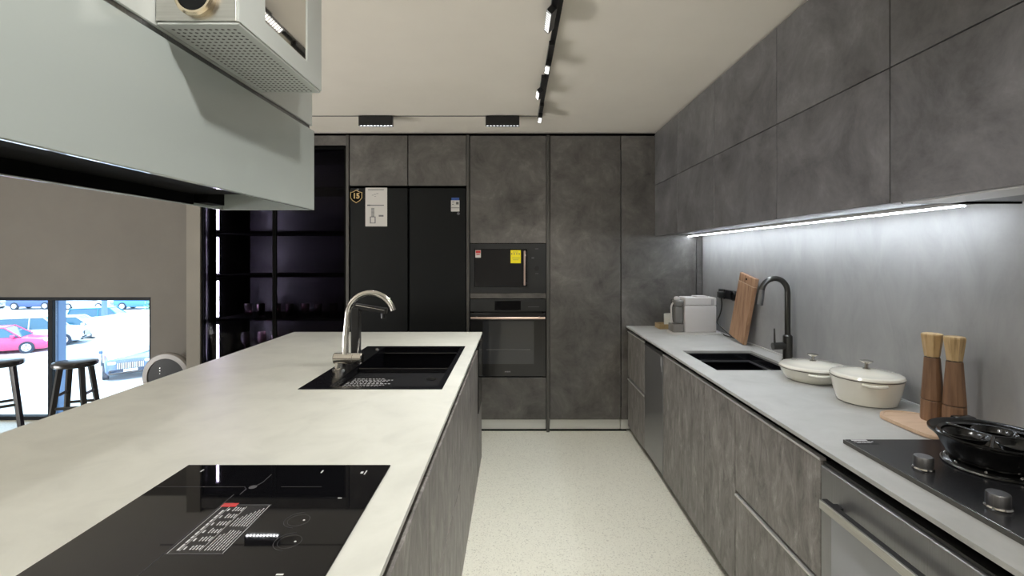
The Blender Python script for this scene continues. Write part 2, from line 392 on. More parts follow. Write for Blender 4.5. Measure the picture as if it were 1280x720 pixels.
# microwave
t = thing('built_in_microwave', 'built-in black microwave above the oven with yellow sticker', 'microwave', (X(635), FY+.2, Z(366)))
obj('body', panel(X(592), X(678), FY+.02, FY+.36, Z(363), Z(308)), black_plastic, t)
obj('trim_frame', slab(X(587.4), X(682.6), 0, Z(304.6)-Z(366), 0, .018, [(X(592.8), X(659.4), Z(358.6)-Z(366), Z(311.2)-Z(366))]), dark_app, t)
tf = t.children[-1]
tf.data.transform(Matrix.Translation(-(-ORG[t.name]))) ; tf.data.transform(Matrix(((1,0,0,0),(0,0,-1,FY+.018),(0,1,0,Z(366)),(0,0,0,1)))); tf.data.transform(Matrix.Translation(-ORG[t.name]))
tf.data.flip_normals() if tf.data.polygons[0].normal.y > 0 and False else None
md = obj('door', panel(X(593.3), X(658.9), FY+.001, FY+.018, Z(358.2), Z(311.7)), dark_app2, t)
obj('handle', B((X(654.6), X(656.8), FY-.035, FY-.027, Z(356.5), Z(313.5)), bev=.002), rose, md)
for pz_ in (355.8, 316.6): obj('handle_mount', B((X(655), X(658.6), FY-.027, FY+.001, Z(pz_), Z(pz_-2.2))), black_plastic, md)
obj('yellow_sticker', B((X(638.2), X(651), FY-.0002, FY+.001, Z(329), Z(312.8))), yellow, md, label='yellow energy sticker with a row of small marks')
obj('sticker_print', frlines([fr(639+k*3.1, 640.4+k*3.1, 317.4, 1.6) for k in range(4)] + [fr(641, 648, 315, .5), fr(640, 649.6, 322.4, .5), fr(641, 648, 324.8, .4)], FY-.0003), ink, md)
obj('small_sticker', B((X(594.2), X(601), FY-.0002, FY+.001, Z(322), Z(312.6))), paper, md, label='small red and white sticker')
obj('sticker_print', frlines([fr(594.6, 600.6, 314.8, 3.2), fr(595.4, 599.8, 318, 1.2)], FY-.0003), red_p, md)
obj('control_dial', slab(0,0.001,0,0.001,0,.001,[]) if False else L([(.020,-.004),(.020,0)], (X(670.6), FY, Z(335.4)), 24, 'Y'), black_plastic, t)
obj('control_marks', frlines([fr(664.5, 667.5, 322.4, 1), fr(669, 673, 311, .5), fr(669, 673, 342, .5)], FY), grey_print, t)
# oven
t = thing('built_in_oven', 'built-in black oven with rose metal bar handle below the microwave', 'oven', (X(635), FY+.2, Z(471)))
obj('body', panel(X(592), X(678), FY+.025, FY+.50, Z(469), Z(376)), black_plastic, t)
obj('control_panel', panel(X(587.6), X(682.4), FY, FY+.02, Z(389.4), Z(373.8)), dark_app, t)
obj('display', B((X(618.4), X(651), FY-.001, FY, Z(387.6), Z(376.2))), black_glass, t)
obj('control_marks', frlines([fr(660, 674, 383.6, .5)], FY), grey_print, t)
od = obj('door', panel(X(587.6), X(682.4), FY, FY+.02, Z(470.4), Z(391)), dark_app2, t)
obj('door_window', B((X(603.5), X(667.4), FY-.0012, FY, Z(455), Z(401.5))), oven_glass, od)
obj('handle', T([(X(589), FY-.045, Z(396.8)), (X(681), FY-.045, Z(396.8))], .009, 12), rose, od)
for px in (596, 674): obj('handle_mount', B((X(px)-.006, X(px)+.006, FY-.04, FY, Z(398), Z(395.8))), rose, od)
obj('logo', frlines([fr(631+k*1.5, 632+k*1.5, 464.6, 1.3) for k in range(5)], FY), grey_print, od)
obj('rack_line', frlines([fr(608, 663, 437, .6)], FY-.0013), grey_print, od)
# pantry and corner panel
t = thing('pantry_cabinet', 'tall plain grey stone-look pantry door with a silver plinth', 'cabinet', (X(731), FY+.3, 0))
obj('body', shell(X(687), X(776), FY+DT+.001, BY, .1, Z(169.5), '-Y'), void, t)
obj('door', panel(X(687.4), X(775.6), FY, FY+DT, Z(524.5), Z(169.8)), concrete, t)
obj('plinth', panel(X(687.4), X(775.9), FY+.03, FY+.045, .012, Z(525.5)), plinth_m, t)
t = thing('corner_panel', 'tall grey stone-look panel in the corner behind the white coffee machine', 'panel', (X(826), FY+.1, 0))
obj('board', panel(X(776.7), X(870), FY, FY+DT, Z(524.5), Z(169.8)), concrete, t)
obj('filler', panel(X(870.8), X(877.8), FY, FY+DT, Z(524.5), Z(169.8)), concrete, t)
obj('plinth', panel(X(776.7), 1.46, FY+.03, FY+.045, .012, Z(525.5)), plinth_m, t)
struct('baseboard_back', B((X(587), X(784), FY+.025, FY+.05, 0, .011)), void)

# ------------------------------------------------------------ smoked glass display cabinet
x0, x1 = -2.449, X(432.4)
t = thing('display_cabinet', 'black display cabinet with smoked glass doors and lit vertical strips', 'cabinet', ((x0+x1)/2, FY+.3, 0))
obj('back_panel', B((x0+.02, x1-.02, BY-.012, BY, .1, 2.22)), mat('black_back', (.06,.056,.064), .4), t)
for a, b_ in ((x0, x0+.02), (x1-.02, x1)): obj('side_panel', B((a, b_, FY+.03, BY, 0, 2.23)), black_plastic, t)
obj('base', B((x0+.02, x1-.02, FY+.03, BY-.012, 0, .1)), black_plastic, t)
obj('top_fascia', panel(x0, x1, FY, FY+DT, Z(181.5), Z(169.5)), concrete, t)
obj('top_board', B((x0+.02, x1-.02, FY+.04, BY-.012, 2.2, 2.225)), black_plastic, t)
shz = [.545, .875, 1.225, 1.575, 1.93]
obj('inner_upright', B((x0+.021, x0+.066, FY+.085, BY-.013, .1, 2.2)), void, t)
for z in shz: obj('shelf', B((x0+.067, x1-.021, FY+.09, BY-.013, z-.02, z), bev=.002), void, t)
edges = [.12]+shz+[2.2]
for a, b_ in zip(edges, edges[1:]):
    obj('led_strip', B((x0+.067, x0+.080, FY+.09, FY+.098, a+.012, b_-.05)), led_cab, t, label='lit vertical strip')
xm = X(342.5)
for a, b_ in ((x0+.003, xm-.002), (xm+.002, x1-.003)):
    d = obj('door', slab(a, b_, .02, 2.228, 0, .02, [(a+.012, b_-.012, .04, 2.21)]), void, t)
    d.data.transform(Matrix.Translation(ORG[t.name])); d.data.transform(Matrix(((1,0,0,0),(0,0,-1,FY+.022),(0,1,0,0),(0,0,0,1)))); d.data.transform(Matrix.Translation(-ORG[t.name]))
    obj('door_glass', B((a+.012, b_-.012, FY+.010, FY+.014, .04, 2.21)), smoke_pane, d)
# glasses on the shelves
def goblet(c):
    return L([(.033,0),(.033,.003),(.004,.008),(.0035,.08),(.012,.09),(.033,.11),(.038,.14),(.031,.19),(.029,.19),(.035,.14),(.03,.112),(.002,.094)], c, 20)
def tumbler(c):
    return L([(.028,0),(.034,.10),(.032,.10),(.026,.006),(.001,.006)], c, 20)
names = ['far left, beside the lit strip', 'second from the left', 'third from the left', 'fourth from the left', 'fourth from the right', 'third from the right', 'second from the right', 'far right']
g0 = t0 = None
for k in range(8):
    xx = -2.26+k*.125
    if g0 is None: g0 = obj('wine_glass', goblet((0,0,0)), stem_glass, smooth=True); o = g0
    else: o = g0.copy(); C.objects.link(o)
    o.location = (xx, FY+.28+.03*(k%2), shz[0]+.0005)
    tag(o, 'wine glass on the low shelf of the smoked cabinet, '+names[k], 'glass', 'wine glasses on the low shelf')
for k in range(8):
    xx = -2.24+k*.12
    if t0 is None: t0 = obj('tumbler', tumbler((0,0,0)), stem_glass, smooth=True); o = t0
    else: o = t0.copy(); C.objects.link(o)
    o.location = (xx, FY+.26+.03*((k+1)%2), shz[1]+.0005)
    tag(o, 'short tumbler on the shelf above the wine glasses, '+names[k], 'glass', 'tumblers on the middle shelf')

# ------------------------------------------------------------ wall cabinets on the right
CX = 1.096; WX = 1.469; zb, zm, zt = 1.528, 1.925, 2.333
ys = [3.745, 3.234, 2.632, 2.006, 1.402, .80, .20]
pl = ['nearest the back corner', 'second from the back corner', 'third from the back corner', 'fourth from the back corner', 'above the steel extractor near the hob', 'last towards the viewer']
for i in range(6):
    a, b_ = ys[i+1], ys[i]
    for lo, hi, row in ((zb, zm, 'lower row'), (zm, zt, 'upper row')):
        t = thing('wall_cabinet', 'grey stone-look wall cabinet, %s, %s' % (row, pl[i]), 'cabinet', ((CX+WX)/2, (a+b_)/2, lo), 'grey wall cabinets along the right wall')
        bx0 = CX+DT+.001
        lo2 = lo+.012 if row == 'lower row' and i < 4 else (lo+.045 if row == 'lower row' else lo)
        obj('body', shell(bx0, WX-.004, a+.0005, b_-.0005, lo2, hi-.001, '-X'), void if row != 'lower row' else post_m, t)
        obj('door', panel(CX, CX+DT, a+.0018, b_-.0018, lo+.0015, hi-.002), concrete_up, t)
# backsplash
recentre(obj('backsplash', B((1.4695, 1.4745, -.4, 3.748, .8305, 1.56)), splash), 'brushed grey backsplash sheet along the right wall', 'backsplash')
# led strip under the wall cabinets
t = thing('under_cabinet_light', 'long cool white strip light under the right wall cabinets', 'light', (1.36, 2.58, 1.53))
obj('housing', B((1.345, 1.375, 1.45, 3.74, 1.529, 1.5395)), alu, t)
obj('diffuser', B((1.352, 1.368, 1.455, 3.735, 1.5255, 1.529)), led, t, label='glowing white diffuser')
# range hood under the fifth column
t = thing('extractor_hood', 'slim steel extractor set under the wall cabinets above the hob', 'range hood', (1.29, 1.09, 1.528))
obj('body', panel(CX+.03, WX-.01, .802, 1.384, 1.532, 1.57), steel, t)
obj('visor', panel(CX+.022, CX+.16, .802, 1.384, 1.526, 1.5315), alu, t, label='pale steel pull-out visor')
obj('filter', B((CX+.165, WX-.05, .85, 1.33, 1.5275, 1.5315)), steel_d, t)
for k in range(14): pass
obj('rear_edge', B((CX+.025, WX-.004, 1.385, 1.390, 1.526, 1.54)), void, t)

# ------------------------------------------------------------ base units on the right
FX = .885; TZ = .830; fz0, fz1 = .055, .790
units = [(3.745, 3.262), (2.855, 2.24), (2.24, 1.924), (1.924, 1.386)]
def profile(a, b_, z, parent): obj('handle_profile', B((FX-.003, FX+.016, a+.001, b_-.001, z, z+.007)), alu, parent, label='silver handle profile')
def base_unit(a, b_, lab, fronts, deep=True):
    t = thing('base_cabinet', lab, 'cabinet', ((FX+WX)/2, (a+b_)/2, 0), 'grey base cabinets along the right wall')
    obj('body', shell(FX+.03, WX-.01, a+.0005, b_-.0005, .09, .785, '-X', top=False), void, t)
    obj('channel', B((FX+.026, FX+.029, a, b_, .75, .8175)), void, t)
    obj('plinth', B((.925, .94, a, b_, 0, .088)), dark_plinth, t)
    for nm, y0, y1, z0, z1 in fronts:
        d = obj(nm, panel(FX, FX+DT, y0+.0018, y1-.0018, z0, z1-.006), streaky, t)
        profile(y0, y1, z1-.006, d)
    return t
base_unit(3.262, 3.745, 'grey drawer unit in the corner below the white coffee machine', [('drawer_front', 3.262, 3.745, .435, fz1), ('drawer_front', 3.262, 3.745, fz0, .42)])
base_unit(2.24, 2.855, 'grey two-door base cabinet under the right-hand sink', [('door', 2.24, 2.528, fz0, fz1), ('door', 2.528, 2.855, fz0, fz1)])
base_unit(1.924, 2.24, 'grey single-door base cabinet below the cream casseroles', [('door', 1.924, 2.24, fz0, fz1)])
base_unit(1.386, 1.924, 'grey two-drawer base unit left of the steel appliance', [('drawer_front', 1.386, 1.924, .438, fz1), ('drawer_front', 1.386, 1.924, fz0, .423)])
base_unit(.19, .78, 'grey base cabinet nearest the viewer on the right', [('door', .19, .485, fz0, fz1), ('door', .485, .78, fz0, fz1)])
# dishwasher
t = thing('dishwasher', 'narrow dark steel dishwasher between grey base cabinets', 'dishwasher', (1.17, 3.058, 0))
obj('body', panel(FX+.025, WX-.02, 2.862, 3.255, .09, .79), black_plastic, t)
d = obj('door', panel(FX-.002, FX+.02, 2.860, 3.257, fz0+.01, .775, .003), steel_panel, t)
obj('control_strip', B((FX, FX+.02, 2.860, 3.257, .776, .795)), black_plastic, t)
obj('tape_mark', B((FX-.003, FX-.002, 2.874, 2.880, .68, .76), (FX-.003, FX-.002, 2.89, 2.896, .71, .765)), white_print, d)
obj('plinth', B((.925, .94, 2.855, 3.262, 0, .088)), dark_plinth, t)
# steel appliance under the hob
t = thing('built_under_oven', 'stainless built-under oven with bar handle below the black gas hob', 'oven', (1.17, 1.083, 0))
obj('body', panel(FX+.03, 1.44, .79, 1.378, .09, .775), black_plastic, t)
obj('top_trim', B((FX+.006, FX+.03, .785, 1.383, .776, .784)), dark_app, t)
obj('plinth', B((.925, .94, .78, 1.386, 0, .088)), dark_plinth, t)
d = obj('door', panel(FX-.002, FX+.028, .785, 1.383, .07, .774, .002), steel_panel, t)
obj('door_glass', B((FX-.0035, FX-.002, .83, 1.335, .12, .665)), mat('mottled_silver_glass', (.33,.34,.37), .3, metal=.5), d)
obj('handle', B((FX-.044, FX-.037, .82, 1.325, .680, .704), bev=.001), steel, d)
obj('handle_cap', B((FX-.037, FX-.022, .82, 1.325, .698, .705), bev=.001), black_plastic, d)
for yy in (.84, 1.30): obj('handle_mount', B((FX-.037, FX-.002, yy-.012, yy+.012, .683, .697)), black_plastic, d)
obj('seam', B((FX-.0028, FX-.002, .786, 1.382, .665, .667)), void, d)
# countertop right
hobh = (.985, 1.375, .62, 1.375)
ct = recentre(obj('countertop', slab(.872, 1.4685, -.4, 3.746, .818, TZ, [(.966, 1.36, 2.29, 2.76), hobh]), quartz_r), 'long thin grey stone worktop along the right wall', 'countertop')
recentre(obj('sealing_strip', B((1.460, 1.4690, -.4, 3.74, TZ+.0003, TZ+.006)), alu), 'thin silver joint strip between worktop and grey backsplash', 'trim')
# right sink
def sink(name, lab, x0, x1, y0, y1, z, depth, m):
    t = thing(name, lab, 'sink', ((x0+x1)/2, (y0+y1)/2, z-depth)); return t
t = sink('kitchen_sink', 'black undermount sink with rounded inner ledge in the right worktop', .966, 1.36, 2.29, 2.76, .818, .2, granite)
e = .012
obj('rim', slab(.952, 1.374, 2.276, 2.774, .812, .8175, [(.985, 1.34, 2.31, 2.74)]), granite, t)
obj('ledge', slab(.975, 1.352, 2.30, 2.75, .775, .780, [(1.0, 1.32, 2.34, 2.71)]), steel_d, t)
obj('bowl', B((.973, .985, 2.30, 2.75, .62, .812), (1.34, 1.352, 2.30, 2.75, .62, .812), (.985, 1.34, 2.298, 2.31, .62, .812), (.985, 1.34, 2.74, 2.752, .62, .812), (.985, 1.34, 2.31, 2.74, .62, .63)), granite, t)
obj('drain', L([(.04,0),(.045,.003),(.03,.004),(.01,.002)], (1.17, 2.58, .63), 24), gunmetal, t, True)
obj('divider', B((.985, 1.34, 2.42, 2.432, .70, .774)), granite, t)
# right tap
fx, fy = 1.432, 2.516
t = thing('pull_down_tap', 'dark gunmetal arched tap behind the right-hand sink', 'tap', (fx, fy, TZ))
obj('base', L([(.027,0),(.027,.004),(.0235,.006),(.0235,.125),(.017,.132)], (fx, fy, TZ+.0004), 28), gunmetal, t, True)
R = .073; pts = [(fx, fy, TZ+.13), (fx, fy, TZ+.25), (fx, fy, 1.185)]
for k in range(1, 15):
    a = PI*k/14.5; pts.append((fx-R+R*math.cos(a), fy-.12*R*(1-math.cos(a)), 1.185+R*math.sin(a)*1.0))
obj('spout', T(pts, .0145, 18), gunmetal, t, True)
pe = Vector(pts[-1]); dv = (pe-Vector(pts[-2])).normalized(); dv = (dv+Vector((-.12,0,-1))).normalized()
obj('spray_head', T([pe-dv*.005, pe+dv*.03, pe+dv*.07, pe+dv*.075], [.0145,.0165,.0175,.015], 18), steel_d, t, True, label='slightly lighter spray head')
obj('lever_body', T([(fx-.01, fy, TZ+.075), (fx-.078, fy, TZ+.072)], .019, 18), gunmetal, t, True)
obj('lever', T([(fx-.068, fy, TZ+.085), (fx-.070, fy, TZ+.165)], [.006,.0035], 10), gunmetal, t, True)

# ------------------------------------------------------------ things on the right worktop
# coffee machine
t = thing('coffee_machine', 'boxy off-white coffee machine on its tray in the back corner', 'coffee machine', (1.27, 3.38, TZ))
bm = bmesh.new(); lathe(bm, [(.5,.0),(.5,.012)], (0,0,0), 40)
for v in bm.verts:
    x_, y_ = v.co.x*2, v.co.y*2; p = 5
    k = (abs(x_)**p+abs(y_)**p)**(1/p) or 1
    v.co = Vector((1.265+x_/k*.175, 3.395+y_/k*.082, TZ+.0004+v.co.z))
obj('tray', bm, off_white, t, True)
tz = TZ+.0128
bo = obj('body', B((1.185, 1.405, 3.335, 3.468, tz, 1.028), bev=.008, seg=3), off_white, t, True)
obj('head', B((1.185, 1.405, 3.335, 3.468, 1.0285, 1.086), bev=.008, seg=3), off_white, t, True)
obj('side_window', B((1.366, 1.386, 3.3335, 3.335, 1.033, 1.075)), grey_print if False else mat('pale_grey_plastic', (.42,.40,.39), .4), t)
obj('lid', B((1.27, 1.36, 3.36, 3.45, 1.0865, 1.094), bev=.003), off_white, t)
obj('water_tank', B((1.126, 1.180, 3.355, 3.45, .905, 1.02), bev=.006, seg=2), clear_grey, t, True, label='smoky water tank')
obj('tank_head', B((1.122, 1.181, 3.35, 3.455, 1.021, 1.066), bev=.01, seg=3), clear_grey, t, True)
obj('tank_cap', L([(.018,0),(.02,.008),(.016,.02),(.008,.022)], (1.15, 3.40, 1.066), 20), off_white, t, True)
obj('drip_box', B((1.105, 1.180, 3.34, 3.45, tz, .898), bev=.005, seg=2), grey_plastic, t, True, label='grey capsule drawer')
obj('handle', T([(1.112, 3.39, .91), (1.108, 3.39, .96), (1.108, 3.39, 1.02), (1.122, 3.39, 1.045)], .006, 8, 3), off_white, t, True)
# wooden caddy and cup
t = thing('wooden_caddy', 'small open wooden caddy in the corner beside the coffee machine', 'tray', (1.13, 3.63, TZ))
z0 = TZ+.0004
obj('base', B((1.08, 1.215, 3.57, 3.69, z0, z0+.008)), wood_t, t)
for bxx in ((1.08, 1.088, 3.57, 3.69), (1.207, 1.215, 3.57, 3.69), (1.0885, 1.2065, 3.57, 3.578), (1.0885, 1.2065, 3.682, 3.69)):
    obj('side', B((*bxx, z0+.0085, z0+.036), bev=.001), wood_t, t)
recentre(obj('cup', L([(.030,0),(.036,.004),(.037,.10),(.033,.102),(.034,.10),(.032,.01),(.002,.01)], (1.168, 3.63, z0+.0085), 32), ceramic, smooth=True), 'white straight cup standing in the small wooden caddy', 'cup')
# sockets on a black rail
t = thing('socket_strip', 'black double socket on the grey backsplash with a plug in it', 'socket', (1.4695, 3.27, 1.11))
obj('plate', B((1.462, 1.4693, 3.10, 3.44, 1.078, 1.142), bev=.003), black_plastic, t)
for yy in (3.37, 3.15): 
    obj('socket_frame', B((1.452, 1.462, yy-.045, yy+.045, 1.076, 1.144), bev=.004), black_plastic, t)
obj('socket_ring', L([(.030,-.012),(.030,0),(.026,0),(.026,-.012)], (1.452, 3.17, 1.11), 24, 'X', caps=False), gunmetal, t, True)
obj('usb_panel', B((1.4505, 1.452, 3.36, 3.40, 1.095, 1.125)), grey_plastic, t)
t = thing('power_cable', 'black cable hanging from socket down to the worktop', 'cable', (1.44, 3.28, TZ))
obj('plug', B((1.41, 1.4505, 3.30, 3.345, 1.088, 1.128), bev=.005, seg=2), cord_m, t, True)
obj('cord', T([(1.43,3.32,1.09),(1.432,3.315,1.04),(1.425,3.32,.98),(1.40,3.31,.93),(1.392,3.29,.915),(1.41,3.25,.885),(1.425,3.21,.86),(1.437,3.17,.842),(1.442,3.145,.836),(1.44,3.19,.836),(1.43,3.26,.836),(1.442,3.31,.836)], .0038, 8, 5), cord_m, t, True)
# cutting board leaning
t = thing('cutting_board', 'brown wooden cutting board leaning on the grey backsplash', 'cutting board', (1.42, 3.02, TZ))
bm = bmesh.new(); bx(bm, -.012, .012, -.105, .105, 0, .36, bev=.004, seg=2)
P0 = Vector((1.408, 3.03, TZ+.005)); up = Vector((.040, -.070, .405)).normalized(); al = Vector((.02, 1, .09)); al = (al-up*al.dot(up)).normalized(); nn = al.cross(up)
M = Matrix((nn, al, up)).transposed().to_4x4(); M.translation = P0
for v in bm.verts: v.co = M @ v.co
mz = min(v.co.z for v in bm.verts)
SH = Vector((0, 0, TZ+.0005-mz)); M.translation = P0+SH
for v in bm.verts: v.co += SH
obj('board', bm, wood_b, t)
bm = bmesh.new(); bx(bm, -.012, .012, -.105, .105, .362, .415, bev=.004, seg=2)
for v in bm.verts: v.co = M @ v.co
bo = obj('end_cap', bm, wood_b, t, label='end strip above a pale joint line')
bm = bmesh.new(); bx(bm, -.0115, .0115, -.1045, .1045, .3598, .3622)
for v in bm.verts: v.co = M @ v.co
obj('joint_line', bm, wood_l, t)
for s in (0.0,):
    bm = bmesh.new(); lathe(bm, [(.007,-.0145),(.007,.0135)], (0, -.0, .39), 14, 'X')
    for v in bm.verts: v.co = M @ v.co
    obj('hole', bm, void, t)
# casseroles
def casserole(name, lab, x, y, r, h, lidh, rot):
    t = thing(name, lab, 'pot', (x, y, TZ)); z = TZ+.0005
    b_ = obj('pot_body', L([(r*.74,0),(r*.80,.004),(r*.90,h*.45),(r*.97,h*.9),(r,h),(r*.975,h),(r*.93,h*.88),(r*.76,.008),(.01,.006)], (x,y,z), 56), enamel, t, True)
    obj('rim_line', L([(r*.985,h+.0003),(r*.992,h+.003),(r*.95,h+.003)], (x,y,z), 56, caps=False), enamel_line, t, True)
    l_ = obj('lid', L([(r*.985,h+.0035),(r*1.0,h+.007),(r*.97,h+.013),(r*.90,h+.016),(r*.82,h+.0155),(r*.6,h+lidh*.75),(r*.3,h+lidh*.95),(.01,h+lidh)], (x,y,z), 56), enamel, t, True)
    kz = z+h+lidh
    obj('knob', L([(.013,0),(.013,.003),(.006,.006),(.0055,.020),(.014,.024),(.021,.028),(.0215,.031),(.014,.033),(.002,.032)], (x,y,kz-.001), 28), nickel, l_, True, label='polished metal knob')
    for s in (0, PI):
        a = rot+s; dx, dy = math.cos(a), math.sin(a); px_, py_ = -dy, dx; zz = z+h-.008
        pts = []
        for k in range(-6, 7):
            u = k/6; pts.append((x+dx*(r*.96+.020*(1-u*u))+px_*u*.036, y+dy*(r*.96+.020*(1-u*u))+py_*u*.036, zz))
        bm = T(pts, .0055, 10)
        obj('handle', bm, enamel, t, True)
casserole('shallow_casserole', 'shallow cream enamel casserole with lid beside the tap', 1.317, 2.118, .133, .052, .030, math.radians(-112))
casserole('deep_casserole', 'deep cream enamel casserole with lid and flat metal knob', 1.320, 1.800, .118, .092, .030, math.radians(-114))
# trivet board
pts2 = [(1.235,1.622),(1.225,1.59),(1.228,1.45),(1.25,1.415),(1.29,1.405),(1.42,1.42),(1.445,1.45),(1.445,1.50),(1.43,1.56),(1.39,1.615),(1.33,1.655),(1.27,1.655)]
def closed_smooth(P, n=5):
    q = []; N = len(P)
    for i in range(N):
        p0, p1, p2, p3 = [Vector(P[(i+j)%N]) for j in (-1,0,1,2)]
        for k in range(n):
            u = k/n; q.append(.5*((2*p1)+(p2-p0)*u+(2*p0-5*p1+4*p2-p3)*u*u+(3*p1-p0-3*p2+p3)*u**3))
    return q
q = closed_smooth(pts2); cx = sum(p.x for p in q)/len(q); cy = sum(p.y for p in q)/len(q)
bm = bmesh.new(); rs = []
for k, z in ((.975, 0), (1, .003), (1, .010), (.985, .0125), (.93, .0125), (.92, .0105)):
    rs.append([bm.verts.new((cx+(p.x-cx)*k, cy+(p.y-cy)*k, TZ+.0004+z)) for p in q])
bm.normal_update()
for a, b_ in zip(rs, rs[1:]): bridge(bm, a, b_)
bm.faces.new(list(reversed(rs[0]))); bm.faces.new(rs[-1]); bmesh.ops.recalc_face_normals(bm, faces=bm.faces)
recentre(obj('serving_board', bm, wood_l, smooth=True), 'pale rounded wooden board under the two wooden mills', 'board')
# mills
def mill(x, y, lab, rot):
    t = thing('pepper_mill', lab, 'mill', (x, y, TZ+.011), 'wooden mills on the pale board'); z = TZ+.0113
    obj('base', L([(.030,0),(.0315,.003),(.0300,.062),(.0290,.066)], (x,y,z), 12, rot=rot), wood_m, t)
    obj('body', L([(.0285,.068),(.0298,.071),(.0215,.200),(.0205,.204)], (x,y,z), 12, rot=rot), wood_m, t)
    obj('collar', L([(.026,.0655),(.026,.0685)], (x,y,z), 24), black_plastic, t, True)
    obj('neck', L([(.0185,.2035),(.0185,.207)], (x,y,z), 24), black_plastic, t, True)
    obj('crown', L([(.0195,.2065),(.0205,.209),(.0290,.276),(.0275,.281),(.020,.2825)], (x,y,z), 8, rot=rot), wood_c, t, label='pale faceted wooden crown')
mill(1.362, 1.565, 'wooden mill with pale faceted crown, the farther one', .2)
mill(1.378, 1.503, 'wooden mill with pale faceted crown, the one nearer the black pan', .5)

# gas hob
t = thing('gas_hob', 'black glass gas hob with metal control knobs set in worktop', 'hob', (1.18, .99, TZ))
obj('glass_top', B((.961, 1.400, .60, 1.397, TZ+.0005, TZ+.0115), bev=.0012), hob_glass, t)
obj('edge_trim', B((.9565, .9605, .60, 1.397, TZ+.0005, TZ+.0112)), mat('dark_trim', (.07,.068,.062), .6), t)
obj('under_tray', B((1.0, 1.36, .64, 1.36, .793, .8178)), black_plastic, t)
hz = TZ+.0117
for yy in (1.202, 1.016, .83):
    k_ = obj('control_knob', L([(.0205,.006),(.0205,.030),(.019,.0325),(.002,.0328)], (1.024,yy,hz), 32), steel_d, t, True)
    obj('knob_ring', L([(.0225,0),(.0235,.003),(.0215,.006),(.020,.006)], (1.024,yy,hz), 32), chrome, k_, True)
rnd = random.Random(5)
obj('sticker', B((.972, 1.035, 1.362, 1.394, hz, hz+.0004)), film, t, label='glossy clear sticker with white print at the corner')
obj('sticker_print', print_lines([(0, .045, .026, .007)]+words(.0, .055, .015, .003, rnd)+words(.004, .05, .008, .002, rnd), (.974, 1.362, hz+.0004), (1,0,0), (0,1,0)), white_print, t)
# burner ring under pan
bxp, byp = 1.212, 1.215
b_ = obj('burner', L([(.094,0),(.099,.004),(.095,.008),(.080,.011),(.04,.012),(.002,.012)], (bxp,byp,hz), 40), iron, t, True)
obj('burner_ring', L([(.099,.001),(.102,.003),(.099,.006)], (bxp,byp,hz), 48, caps=False), gunmetal, b_, True)
for k in range(9):
    a = 2*PI*k/9+.3
    obj('stud', L([(.004,0),(.004,.003),(.002,.005),(.001,.0052)], (bxp+.0905*math.cos(a), byp+.0905*math.sin(a), hz+.009), 12), chrome, b_, True)
# second burner, nearer the viewer
b_ = obj('burner', L([(.075,0),(.08,.004),(.06,.012),(.04,.022),(.002,.022)], (1.22,.80,hz), 40), iron, t, True)
# black pan with ring insert
t = thing('black_ring_pan', 'glossy black flared pan with round ring insert on the gas hob', 'pan', (bxp, byp, hz+.0125))
pz = hz+.0128
obj('pan_body', L([(.070,0),(.088,.004),(.097,.022),(.108,.046),(.122,.062),(.128,.066),(.128,.070),(.120,.067),(.104,.048),(.085,.012),(.01,.008)], (bxp,byp,pz), 64), iron, t, True)
ri = obj('ring_insert', L([(.108,.0600),(.112,.0605),(.108,.064),(.10,.061)], (bxp,byp,pz), 48, caps=False), iron, t, True)
for k in range(3):
    a = 2*PI*k/3+.75; cx_, cy_ = bxp+.056*math.cos(a), byp+.056*math.sin(a)
    obj('egg_ring', L([(.037,.050),(.041,.058),(.046,.063),(.044,.0645),(.039,.060),(.034,.050)], (cx_,cy_,pz), 36, caps=False), iron, ri, True)
    a2 = a+PI/3
    obj('bridge_arm', T([(bxp, byp, pz+.060), (bxp+.06*math.cos(a2), byp+.06*math.sin(a2), pz+.061), (bxp+.107*math.cos(a2), byp+.107*math.sin(a2), pz+.061)], [.006,.004,.005], 10), iron, ri, True)
obj('lug', B((bxp+.02, bxp+.075, byp+.118, byp+.145, pz+.058, pz+.072), bev=.006, seg=2), iron, t, True)

# ------------------------------------------------------------ island
IX0, IX1, IY0, IY1, IZ = -1.505, -.219, -.35, 3.28, .856
ck = (-.795, -.315, .385, 1.17); sk = (-.838, -.285, 1.87, 2.75)
recentre(obj('island_countertop', slab(IX0, IX1, IY0, IY1, IZ-.012, IZ, [ck, sk]), quartz), 'long pale stone worktop of the kitchen island', 'countertop')
IF = -.224
def island_unit(a, b_, lab, fronts):
    t = thing('island_cabinet', lab, 'cabinet', (-.55, (a+b_)/2, 0), 'grey streaked cabinets of the island')
    obj('body', shell(-.86, IF-DT-.001, a+.0005, b_-.0005, .02, .645 if 1.2 < a < 2.9 else .79, '+X', top=False), void, t)
    obj('channel', B((IF-.04, IF-.037, a, b_, .79, .8435)), void, t)
    for nm, y0, y1, z0, z1 in fronts:
        obj(nm, panel(IF-DT, IF, y0+.0022, y1-.0022, z0, z1), streaky, t)
    return t
island_unit(-.30, .62, 'grey streaked island cabinet nearest the viewer, out at the edge', [('door', -.30, .16, .012, .798), ('door', .16, .62, .012, .798)])
island_unit(.62, 1.259, 'grey streaked island cabinet under the black cooktop', [('door', .62, 1.259, .012, .798)])
island_unit(1.259, 1.985, 'grey streaked island drawer unit between cooktop and sink', [('drawer_front', 1.259, 1.985, .436, .798), ('drawer_front', 1.259, 1.985, .012, .428)])
island_unit(1.985, 2.94, 'grey streaked island cabinet under the island sink', [('door', 1.985, 2.46, .012, .798), ('door', 2.46, 2.94, .012, .798)])
t = island_unit(2.94, 3.262, 'grey end unit of island holding the slim black appliance', [('drawer_front', 2.955, 3.255, .012, .395)])
